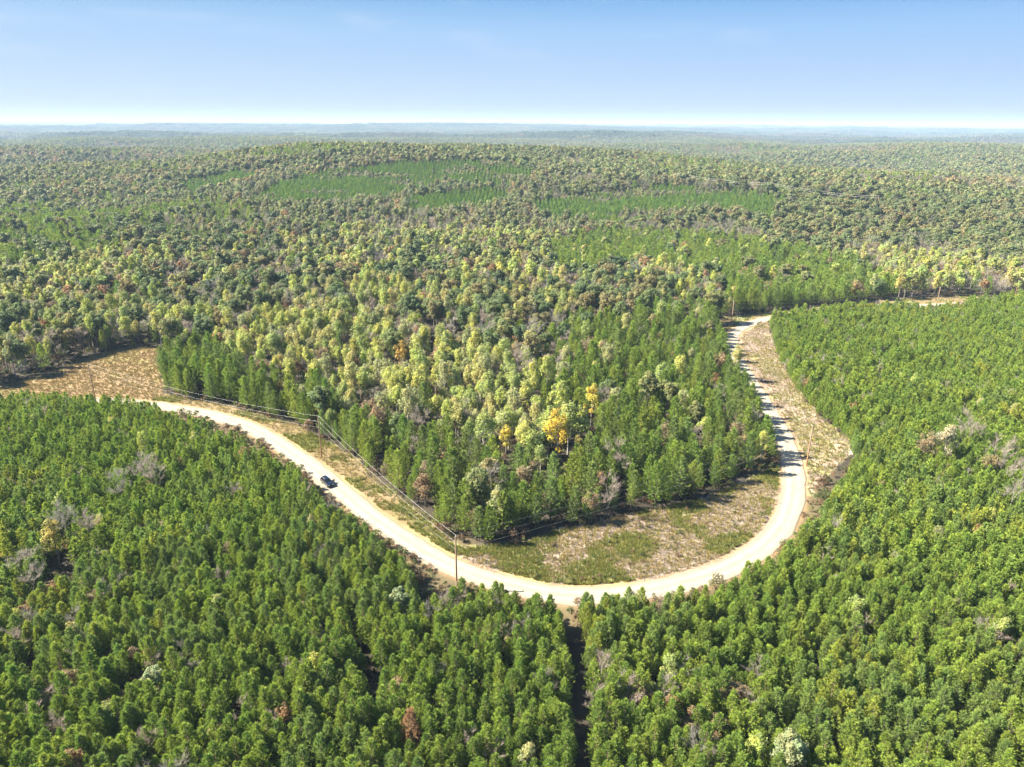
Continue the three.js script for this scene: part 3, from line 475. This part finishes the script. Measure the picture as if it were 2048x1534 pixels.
function single(t) {
  alone.set(t, 1);
  const K = KINDS[t.k], v = t.v % K.crown.length, ti = tintOf(t), key = `${t.k} ${v} ${ti}`, [name, look] = looks[t.k];
  let o = protoOf.get(key);
  if (!o) { o = base(name, [0, 0, 0]); part('trunk', K.trunk[v], M.bark, o); part('crown', K.crown[v], K.mats[ti], o); protoOf.set(key, o); }
  else { o = o.clone(); o.name = numbered(name); scene.add(o); }
  o.position.set(t.x, t.y, t.z); o.rotation.y = t.turn; o.scale.set(t.s * (0.92 + 0.2 * R2()), t.s, t.s * (0.92 + 0.2 * R2()));
  const w = where(t), shade = SHADES[t.k][ti % SHADES[t.k].length], tall = t.s > (t.k === 'planted' ? 0.9 : 1.05) ? 'tall' : t.s < (t.k === 'planted' ? 0.74 : 0.85) ? 'short' : 'middling';
  o.userData = {}; tag(o, `${tall} ${shade} ${look} ${w}`, 'tree', `${look}s ${w}`);
}
pinesAlone.forEach(single);
const most = { oak: 70, light: 190, russet: 60, bare: 50, yellow: 12 };
for (const k of ['oak', 'light', 'russet', 'bare', 'yellow']) trees.filter((t) => t.px && t.k === k).sort((a, b) => b.px - a.px).slice(0, most[k]).forEach(single);

// masses
function mass(name, label, category, list) { // list: [geometry, material, [matrix], [colour]]
  const g = new THREE.Group(); g.name = name; tag(g, label, category, null, 'stuff'); scene.add(g);
  for (const [child, geo, mat, mats, cols] of list) {
    if (mats.length < 9) continue;
    const m = new THREE.InstancedMesh(geo, mat, mats.length); m.name = child; m.castShadow = m.receiveShadow = true;
    mats.forEach((x, i) => { m.setMatrixAt(i, x); if (cols) m.setColorAt(i, cols[i]); });
    g.add(m);
  }
  return g;
}
const tmp = { q: new THREE.Quaternion(), s: new THREE.Vector3(), p: new THREE.Vector3(), y: new THREE.Vector3(0, 1, 0), e: new THREE.Euler() };
const place = (x, y, z, turn, sx, sy, sz, tilt = 0) => { tmp.e.set(tilt, turn, 0, 'YXZ'); return new THREE.Matrix4().compose(tmp.p.set(x, y, z), tmp.q.setFromEuler(tmp.e), tmp.s.set(sx, sy, sz)); };
{
  const bins = new Map();
  for (const t of trees) {
    if (alone.has(t)) continue;
    const K = KINDS[t.k], lod = t.r < (t.k === 'planted' ? 170 : 400) ? 0 : t.r < (t.far ? 1400 : 820) ? 1 : 2, n = K.mass[lod].length, v = t.v % n, key = `${t.k} ${lod} ${v}`;
    const b = bins.get(key) ?? bins.set(key, { k: t.k, geo: K.mass[lod][v], m: [], c: [] }).get(key);
    b.m.push(place(t.x, t.y, t.z, t.turn, t.s * (0.9 + 0.22 * R2()), t.s, t.s * (0.9 + 0.22 * R2())));
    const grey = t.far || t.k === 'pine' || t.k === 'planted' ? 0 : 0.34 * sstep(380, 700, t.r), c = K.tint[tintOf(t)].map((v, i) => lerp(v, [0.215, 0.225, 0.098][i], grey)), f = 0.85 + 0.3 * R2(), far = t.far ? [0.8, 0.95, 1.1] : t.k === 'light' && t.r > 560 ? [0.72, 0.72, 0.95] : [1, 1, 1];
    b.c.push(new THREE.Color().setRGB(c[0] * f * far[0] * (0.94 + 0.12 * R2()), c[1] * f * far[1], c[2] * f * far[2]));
  }
  const take = (ks, child) => [...bins.values()].filter((b) => ks.includes(b.k)).map((b) => [child, b.geo, instFoliage, b.m, b.c]);
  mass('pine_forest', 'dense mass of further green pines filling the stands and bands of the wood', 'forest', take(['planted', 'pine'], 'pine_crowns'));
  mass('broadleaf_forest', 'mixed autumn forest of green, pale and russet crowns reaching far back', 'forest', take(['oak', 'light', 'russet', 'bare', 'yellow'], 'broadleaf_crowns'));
}
// the far wooded country, too distant to tell trees apart: patches of wood
{
  const R = rng(31), geos = mk(5, (i) => {
    const q = rng(800 + i), T = new Tris();
    for (let n = 0; n < 26; n++) {
      const a = q() * 6.28, d = 24 * Math.sqrt(q()), cx = Math.cos(a) * d, cz = Math.sin(a) * d, h = 9 + 7 * q(), w = 3.4 + 2.4 * q(), tone = 0.6 + 0.8 * q(), warm = (q() - 0.4) * 0.5, pine = q() < 0.2;
      for (let k = 0; k < 30; k++) { const e = dirOnSphere(q); e[1] = Math.abs(e[1]) * 1.25 - 0.25; const p = [cx + e[0] * w, h * 0.62 + e[1] * h * 0.4, cz + e[2] * w], u = norm(cross(norm([e[0] + (q() - 0.5), e[1] + q() * 0.7, e[2] + (q() - 0.5)]), dirOnSphere(q))), v = norm([e[1] * u[2] - e[2] * u[1], e[2] * u[0] - e[0] * u[2], e[0] * u[1] - e[1] * u[0]]), s = 1.5 + 1.2 * q(), tt = tone * (0.8 + 0.4 * q()); T.tri(p.map((c, i2) => c - u[i2] * s), p.map((c, i2) => c + u[i2] * s), p.map((c, i2) => c + v[i2] * s * 1.3), pine ? [tt * 0.7, tt * 0.95, tt * 0.9] : [tt * (1 + warm), tt, tt * (1 - warm * 0.4)]); }
    }
    return T.geometry();
  });
  const bins = geos.map((g) => ['far_crowns', g, instFoliage, [], []]);
  let r = 3950;
  while (r < 17000) {
    const g = 38 * (0.7 + r / 6000);
    for (let a = -39 * D; a < 39 * D; a += g / r) {
      const rr = r + (R() - 0.5) * g, aa = a + (R() - 0.5) * g / r, x = Math.sin(aa) * rr, z = -Math.cos(aa) * rr, y = groundHeight(x, z), b = bins[Math.floor(R() * 5)], s = (0.85 + 0.35 * R());
      const m = fbm(x / 420, z / 420, 301, 3), p = fbm(x / 700, z / 500, 307, 3), sx = s * (0.9 + r / 9000);
      b[3].push(place(x, y - 0.5, z, R() * 6.28, sx, s * (0.8 + 0.5 * R()), sx));
      const c = p > 0.58 ? [0.055, 0.085, 0.036] : m > 0.56 ? [0.14, 0.14, 0.06] : m < 0.42 ? [0.12, 0.095, 0.06] : [0.07, 0.088, 0.034], f = 0.8 + 0.4 * R();
      b[4].push(new THREE.Color().setRGB(c[0] * f, c[1] * f, c[2] * f));
    }
    r += g * 0.85;
  }
  mass('distant_forest', 'far wooded hills fading into pale blue haze at the skyline', 'forest', bins);
}
// undergrowth in the woods, grass and cut brush on the open ground
{
  const R = rng(57);
  const bushes = mk(4, (i) => { const b = broadGeometry(900 + i, 1.7, 1.1, { low: 0.05, lobes: 8, lobe: 0.5, tall: 0.8, leaves: 22, size: 0.2, mottle: 0.4 }); return b.leaf.geometry(); });
  const tufts = mk(3, (i) => { const q = rng(950 + i), T = new Tris(); for (let k = 0; k < 26; k++) { const a = q() * 6.28, d = 0.32 * q(), l = 0.35 + 0.5 * q(), x = Math.cos(a) * d, z = Math.sin(a) * d, o = 0.35 * q(), t = 0.7 + 0.6 * q(), w = 0.035; const s = [Math.cos(a + 1.3) * w, Math.sin(a + 1.3) * w]; T.tri([x - s[0], 0, z - s[1]], [x + s[0], 0, z + s[1]], [x + Math.cos(a) * o, l, z + Math.sin(a) * o], [t, t, t * 0.9]); } return T.geometry(); });
  const sticks = mk(2, (i) => { const q = rng(980 + i), T = new Tris(); for (let k = 0; k < 7; k++) { const a = q() * 6.28, l = 0.5 + 1.3 * q(), x = (q() - 0.5) * 1.6, z = (q() - 0.5) * 1.6, t = 0.7 + 0.5 * q(); T.limb([x, 0.05 + 0.1 * q(), z], [x + Math.cos(a) * l, 0.05 + 0.3 * q(), z + Math.sin(a) * l], 0.035, 0.02, 3, [t, t * 0.95, t * 0.9]); } return T.geometry(); });
  const bb = bushes.map((g) => ['undergrowth_leaves', g, instFoliage, [], []]), tb = tufts.map((g) => ['grass_blades', g, instFoliage, [], []]), sb = sticks.map((g) => ['brush_sticks', g, instFoliage, [], []]);
  const col = (c, f) => new THREE.Color().setRGB(c[0] * f, c[1] * f, c[2] * f);
  const shr = [[0.12, 0.115, 0.04], [0.17, 0.105, 0.06], [0.10, 0.12, 0.035], [0.2, 0.13, 0.075], [0.15, 0.15, 0.045]];
  for (let n = 0; n < 105000; n++) { // under the trees inside the bend and round the clearings
    const x = -305 + 560 * R(), z = -100 - 385 * R(), q = R(), rd = roadDist(x, z), s = 0.35 + 0.9 * R() * R() + 0.15, ci = Math.floor(fbm(x / 12, z / 12, 401, 2) * 6.2 + R() * 1.6 - 1.2), v = Math.floor(R() * 4), f = 0.75 + 0.5 * R(), turn = R() * 6.28;
    const o = openGround(x, z), keep = o === '' ? (rd < 9 ? 0.75 : 0.30) : o === 'verge' ? 0.10 : o === 'strip' ? 0.012 : o === 'clearing' ? 0.16 + 0.3 * sstep(0.44, 0.6, fbm(x / 9, z / 9, 41, 4)) : 0.02;
    if (q > keep || rd < 3.5 || (laneDist(x, z) < 1 && q > 0.08)) continue;
    if (o === '' && (inside(standLeft, x, z) || inside(standRight, x, z)) && q > (rd < 10 ? 0.6 : 0.14)) continue;
    const k = o ? 0.5 : 1; bb[v][3].push(place(x, groundHeight(x, z) - 0.05, z, turn, s * k, s * k * (0.8 + 0.5 * f), s * k)); bb[v][4].push(col(shr[Math.max(0, Math.min(4, ci))], f));
  }
  const grassCol = [[0.27, 0.26, 0.07], [0.18, 0.22, 0.055], [0.36, 0.29, 0.12], [0.42, 0.34, 0.2]];
  const scatter = (w, n, kind) => {
    const [x0, x1, z0, z1] = w.box, area = n;
    for (let k = 0; k < area; k++) {
      const x = x0 + (x1 - x0) * R(), z = z0 + (z1 - z0) * R(), q = R(), v = Math.floor(R() * 3), f = 0.7 + 0.6 * R(), turn = R() * 6.28, s = 0.6 + 0.7 * R(), m = fbm(x / 9, z / 9, 41, 4), ff = kind === 'field' ? 0.9 + 0.2 * (f - 0.7) / 0.6 : f;
      if (!inside(w, x, z) || roadDist(x, z) < 3.7) continue;
      const green = kind === 'field' ? 0.3 : kind === 'clearing' ? 0.15 + 0.85 * sstep(0.4, 0.54, m) : sstep(0.4, 0.56, m) * (kind === 'strip' ? 0.45 : 1);
      if (q > 0.25 + 0.75 * green) { if (kind !== 'field' && kind !== 'verge' && q > 0.8) { sb[v % 2][3].push(place(x, 0, z, turn, s, s, s)); sb[v % 2][4].push(col([0.45, 0.39, 0.34], f)); } continue; }
      const c = kind === 'field' ? (R() < 0.3 ? [0.26, 0.215, 0.085] : [0.32, 0.235, 0.12]) : R() < green ? grassCol[R() < 0.6 ? 0 : 1] : grassCol[R() < 0.6 ? 2 : 3];
      tb[v][3].push(place(x, groundHeight(x, z), z, turn, s, s * (kind === 'field' ? 0.8 : 1), s)); tb[v][4].push(col(c, ff));
    }
  };
  scatter(clearing, 42000, 'clearing'); scatter(verge, 52000, 'verge'); scatter(strip, 26000, 'strip'); scatter(field, 30000, 'field'); scatter(farVerge, 14000, 'verge');
  mass('undergrowth', 'low olive and brown shrubs under the trees and round the clearing', 'undergrowth', bb);
  mass('wild_grass', 'tufts of green and straw coloured grass on verges, clearing and dry field', 'grass', tb);
  mass('brush_debris', 'grey cut sticks strewn over the clearing and the strip beside the road', 'debris', sb);
}

// ───────────── utility poles and wires ─────────────
const POLE_H = 12;
function topAt(px, py) { // the pole whose top, 12 m over flat ground, shows at that pixel
  const d = new THREE.Vector3((px - 1024) / FOCAL, (767 - py) / FOCAL, -1).applyQuaternion(camera.quaternion), t = (POLE_H - 87) / d.y; return new THREE.Vector3(d.x * t, groundHeight(d.x * t, d.z * t), d.z * t);
}
const poleSpots = [
  [176, 729, 'weathered utility pole at the edge of the dry field'],
  [636, 834, 'wooden utility pole beside the long straight of the gravel road'],
  [911, 1073, 'wooden utility pole on the near side of the road, closest of the line'],
  [1626, 851, 'orange brown utility pole on the brush strip right of the bend'],
  [1468, 601, 'wooden utility pole where the road turns away beyond the strip'],
  [1881, 574, 'leaning pale utility pole by the far bit of road'],
  [2041, 549, 'pale utility pole furthest along the line, near the right edge'],
].map(([x, y, label]) => [topAt(x, y), label]);
{
  const poleG = (() => {
    const T = new Tris(), n = 12; let prev = null;
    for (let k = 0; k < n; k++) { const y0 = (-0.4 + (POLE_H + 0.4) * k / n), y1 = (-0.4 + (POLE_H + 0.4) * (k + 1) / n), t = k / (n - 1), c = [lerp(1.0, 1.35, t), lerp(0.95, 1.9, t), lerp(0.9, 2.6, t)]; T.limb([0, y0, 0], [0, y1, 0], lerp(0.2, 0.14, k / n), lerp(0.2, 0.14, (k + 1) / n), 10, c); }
    return T.geometry();
  })();
  const arm = new RoundedBoxGeometry(1.1, 0.1, 0.09, 1, 0.02), cap = new THREE.CylinderGeometry(0.13, 0.13, 0.06, 10), ins = new THREE.LatheGeometry([[0, 0], [0.05, 0], [0.08, 0.05], [0.045, 0.09], [0.075, 0.13], [0.04, 0.18], [0, 0.19]].map(([x, y]) => new THREE.Vector2(x, y)), 10);
  const can = new THREE.CylinderGeometry(0.03, 0.03, 0.3, 6);
  const at3 = poleSpots.map(([p, label], i) => {
    const a = poleSpots[Math.max(0, i - 1)][0], b = poleSpots[Math.min(6, i + 1)][0], turn = Math.atan2(b.x - a.x, b.z - a.z);
    const o = base('utility_pole', p, turn); tag(o, label, 'utility pole', 'utility poles along the gravel road');
    part('post', poleG, M.poleWood, o); part('cap', cap, M.steel, o).position.y = POLE_H + 0.03;
    const br = part('bracket', can, M.steel, o); br.position.set(0.2, POLE_H - 0.12, 0); br.rotation.z = Math.PI / 2 - 0.35;
    [[0.36, POLE_H - 0.08], [0.22, POLE_H - 1.6], [0.2, POLE_H - 3.3]].forEach(([x, y]) => { const q = part('insulator', ins, M.ceramic, o); q.position.set(x, y, 0); });
    o.updateMatrixWorld(true);
    return [[0.36, POLE_H + 0.12], [0.22, POLE_H - 1.41], [0.2, POLE_H - 3.11]].map(([x, y]) => new THREE.Vector3(x, y, 0).applyMatrix4(o.matrixWorld));
  });
  ['highest bare wire strung from pole to pole along the gravel road', 'middle wire of the line along the gravel road', 'lowest and thinnest wire of the line along the gravel road'].forEach((label, w) => {
    const gs = [];
    for (let i = 0; i < 6; i++) {
      const a = at3[i][w], b = at3[i + 1][w], L = a.distanceTo(b), pts = [];
      for (let k = 0; k <= 16; k++) { const t = k / 16, p = a.clone().lerp(b, t); p.y -= 4 * t * (1 - t) * Math.min(2.2, L * 0.018); pts.push(p); }
      gs.push(new THREE.TubeGeometry(new THREE.CatmullRomCurve3(pts), 24, w === 2 ? 0.007 : i < 2 ? 0.011 : 0.006, 5));
    }
    const m = new THREE.Mesh(mergeGeometries(gs), M.wire); m.name = numbered('overhead_wire'); m.castShadow = true; tag(m, label, 'wire', 'wires on the utility poles'); scene.add(m);
  });
  // the other line, far off over the planted stand
  const far = [at(1345, 374), at(1545, 398), at(1752, 426)], tops = far.map((p, i) => { const o = base('utility_pole', p, 0.6); tag(o, ['distant thin pole at the start of the line over the far pines', 'distant thin pole midway along the far line', 'distant pole beside a pale clearing in the far woods'][i], 'utility pole'); o.scale.setScalar(1.3); part('post', poleG, M.poleWood, o); part('crossarm', arm, M.poleWood, o).position.set(0, POLE_H - 0.3, 0.14); return p.clone().setY(p.y + 15.2); });
  [0, 1].forEach((w) => { const gs = []; for (let i = 0; i < 2; i++) { const a = tops[i], b = tops[i + 1], pts = []; for (let k = 0; k <= 14; k++) { const t = k / 14, p = a.clone().lerp(b, t); p.y += -w * 1.6 - 4 * t * (1 - t) * 2.2; p.x += 0.2; pts.push(p); } gs.push(new THREE.TubeGeometry(new THREE.CatmullRomCurve3(pts), 20, 0.045, 4)); } const m = new THREE.Mesh(mergeGeometries(gs), M.wire); m.name = numbered('overhead_wire'); tag(m, ['upper wire of the distant line over the far pines', 'lower wire of the distant line over the far pines'][w], 'wire'); scene.add(m); });
}
// two slim masts on the skyline
[[802, 246, 8200, 0], [1697, 258, 8600, 1]].forEach(([px, py, dist, i]) => {
  const d = new THREE.Vector3((px - 1024) / FOCAL, (767 - py) / FOCAL, -1).applyQuaternion(camera.quaternion); d.y = 0; d.normalize().multiplyScalar(dist);
  const y = groundHeight(d.x, d.z), T = new Tris(), h = 100, c = [1, 1, 1];
  for (let k = 0; k < 3; k++) { const a = (k / 3) * 6.283, b = ((k + 1) / 3) * 6.283; T.limb([Math.cos(a) * 1.6, 0, Math.sin(a) * 1.6], [Math.cos(a) * 0.8, h, Math.sin(a) * 0.8], 0.35, 0.25, 4, c); for (let n = 0; n < 24; n++) { const r0 = lerp(1.6, 0.8, n / 24), r1 = lerp(1.6, 0.8, (n + 1) / 24); T.limb([Math.cos(a) * r0, (h * n) / 24, Math.sin(a) * r0], [Math.cos(b) * r1, (h * (n + 1)) / 24, Math.sin(b) * r1], 0.15, 0.15, 3, c); } }
  const o = base('radio_mast', [d.x, y, d.z]); part('lattice', T.geometry(), M.steel, o); const an = part('antenna', new THREE.CylinderGeometry(0.2, 0.3, 14, 6), M.steel, o); an.position.y = h + 7;
  tag(o, i ? 'slim mast on the skyline above the right half of the woods' : 'slim mast on the skyline left of the centre', 'mast');
});

// ───────────── the parked car ─────────────
{
  const rear = at(646, 958), front = at(664, 979), mid = at(655, 969).setY(0.09), near = roadPts.reduce((b, p, i) => (p.distanceTo(mid) < roadPts[b].distanceTo(mid) ? i : b), 0);
  const tan = roadPts[near + 3].clone().sub(roadPts[near - 3]), turn = Math.atan2(tan.x, tan.z);
  const car = base('parked_car', mid, turn); tag(car, 'dark blue black car parked on the gravel with its driver door open', 'car');
  const paint = new THREE.MeshPhysicalMaterial({ color: new THREE.Color().setRGB(0.008, 0.012, 0.03), roughness: 0.28, metalness: 0.35, clearcoat: 1, clearcoatRoughness: 0.06 });
  const glass = new THREE.MeshPhysicalMaterial({ color: new THREE.Color().setRGB(0.01, 0.012, 0.014), roughness: 0.05 }), rubber = new THREE.MeshStandardMaterial({ color: new THREE.Color().setRGB(0.02, 0.02, 0.02), roughness: 0.9 }), dark = new THREE.MeshStandardMaterial({ color: new THREE.Color().setRGB(0.015, 0.014, 0.013), roughness: 0.9 }), lamp = new THREE.MeshPhysicalMaterial({ color: new THREE.Color().setRGB(0.7, 0.72, 0.75), roughness: 0.1, clearcoat: 1 }), red = new THREE.MeshPhysicalMaterial({ color: new THREE.Color().setRGB(0.3, 0.01, 0.01), roughness: 0.2 });
  // lower body: side outline with wheel arches, drawn in (length, height), pushed across
  const s = new THREE.Shape(); s.moveTo(-2.3, 0.42); s.lineTo(-1.85, 0.32); s.absarc(-1.42, 0.36, 0.42, Math.PI, 0, true); s.lineTo(0.98, 0.3); s.absarc(1.42, 0.36, 0.42, Math.PI, 0, true); s.lineTo(2.2, 0.34); s.quadraticCurveTo(2.36, 0.5, 2.3, 0.72); s.quadraticCurveTo(2.2, 0.9, 1.9, 0.95); s.lineTo(0.95, 1.08); s.lineTo(-2.15, 1.1); s.quadraticCurveTo(-2.36, 1.0, -2.34, 0.75); s.closePath();
  const bodyG = new THREE.ExtrudeGeometry(s, { depth: 1.62, bevelEnabled: true, bevelSize: 0.08, bevelThickness: 0.12, bevelSegments: 4, curveSegments: 12 }); bodyG.translate(0, 0, -0.81); bodyG.rotateY(-Math.PI / 2);
  part('body', bodyG, paint, car);
  // cabin: eight-cornered tapered shell with roof
  const ring = (y, zf, zr, w) => [[-w, y, zf], [w, y, zf], [w, y, zr], [-w, y, zr]];
  const lo = ring(1.06, 0.98, -2.2, 0.86), hi = ring(1.62, 0.12, -1.75, 0.64), T = new Tris(), c = [1, 1, 1];
  for (let k = 0; k < 4; k++) { const a = lo[k], b = lo[(k + 1) % 4], e = hi[k], f = hi[(k + 1) % 4]; T.tri(a, b, f, c); T.tri(a, f, e, c); }
  part('cabin', T.geometry(), dark, car);
  const roof = part('roof', new RoundedBoxGeometry(1.36, 0.09, 2.0, 4, 0.044), paint, car); roof.position.set(0, 1.63, -0.82);
  const quad = (a, b, d, e, inset, out) => { const m = [0, 1, 2].map((i) => (a[i] + b[i] + d[i] + e[i]) / 4), q = [a, b, d, e].map((p) => p.map((v, i) => lerp(v, m[i], inset) + out[i])), W = new Tris(); W.tri(q[0], q[1], q[2], c); W.tri(q[0], q[2], q[3], c); return W.geometry(); };
  part('windscreen', quad(lo[0], lo[1], hi[1], hi[0], 0.06, [0, 0.012, 0.012]), glass, car); part('rear_window', quad(lo[2], lo[3], hi[3], hi[2], 0.12, [0, 0.01, -0.014]), glass, car);
  part('side_window', quad(lo[1], lo[2], hi[2], hi[1], 0.1, [0.014, 0.004, 0]), glass, car); part('side_window', quad(lo[3], lo[0], hi[0], hi[3], 0.1, [-0.014, 0.004, 0]), glass, car);
  for (const sx of [-1, 1]) {
    const rail = part('roof_rail', new THREE.CapsuleGeometry(0.025, 1.7, 4, 8), M.steel, car); rail.rotation.x = Math.PI / 2; rail.position.set(sx * 0.62, 1.7, -0.85);
    const h = part('headlight', new RoundedBoxGeometry(0.42, 0.14, 0.2, 3, 0.05), lamp, car); h.position.set(sx * 0.66, 0.78, 2.24); h.rotation.y = sx * 0.35;
    const t = part('tail_light', new RoundedBoxGeometry(0.36, 0.16, 0.1, 3, 0.04), red, car); t.position.set(sx * 0.68, 0.92, -2.38);
    const mir = part('mirror', new RoundedBoxGeometry(0.2, 0.13, 0.1, 3, 0.04), paint, car); mir.position.set(sx * 1.02, 1.12, 0.72);
    for (const z of [-1.42, 1.42]) { const w = part('wheel', new THREE.TorusGeometry(0.26, 0.1, 10, 24), rubber, car); w.rotation.y = Math.PI / 2; w.position.set(sx * 0.84, 0.35, z); part('rim', new THREE.CylinderGeometry(0.22, 0.22, 0.16, 14).rotateX(Math.PI / 2), M.steel, w); }
  }
  const grille = part('grille', new RoundedBoxGeometry(0.9, 0.2, 0.06, 2, 0.02), dark, car); grille.position.set(0, 0.58, 2.37);
  const opening = part('door_opening', new RoundedBoxGeometry(0.02, 0.62, 1.0, 1, 0.005), dark, car); opening.position.set(0.935, 0.74, 0.1);
  const door = new THREE.Group(); door.name = 'door'; door.position.set(0.94, 0, 0.72); door.rotation.y = -65 * D; car.add(door);
  const pan = part('door_panel', new RoundedBoxGeometry(0.08, 0.72, 1.1, 3, 0.035), paint, door); pan.position.set(0, 0.72, -0.56);
  const fr = part('window_frame', (() => { const F = new Tris(); F.limb([0, 1.06, -0.05], [0, 1.58, -0.5], 0.03, 0.03, 6, c); F.limb([0, 1.58, -0.5], [0, 1.6, -1.02], 0.03, 0.03, 6, c); F.limb([0, 1.6, -1.02], [0, 1.06, -1.08], 0.03, 0.03, 6, c); return F.geometry(); })(), dark, door);
  part('handle', new RoundedBoxGeometry(0.04, 0.04, 0.18, 2, 0.015).translate(0.06, 0.95, -0.95), M.steel, door);
}
console.log('trees', trees.length);
renderer.render(scene, camera);
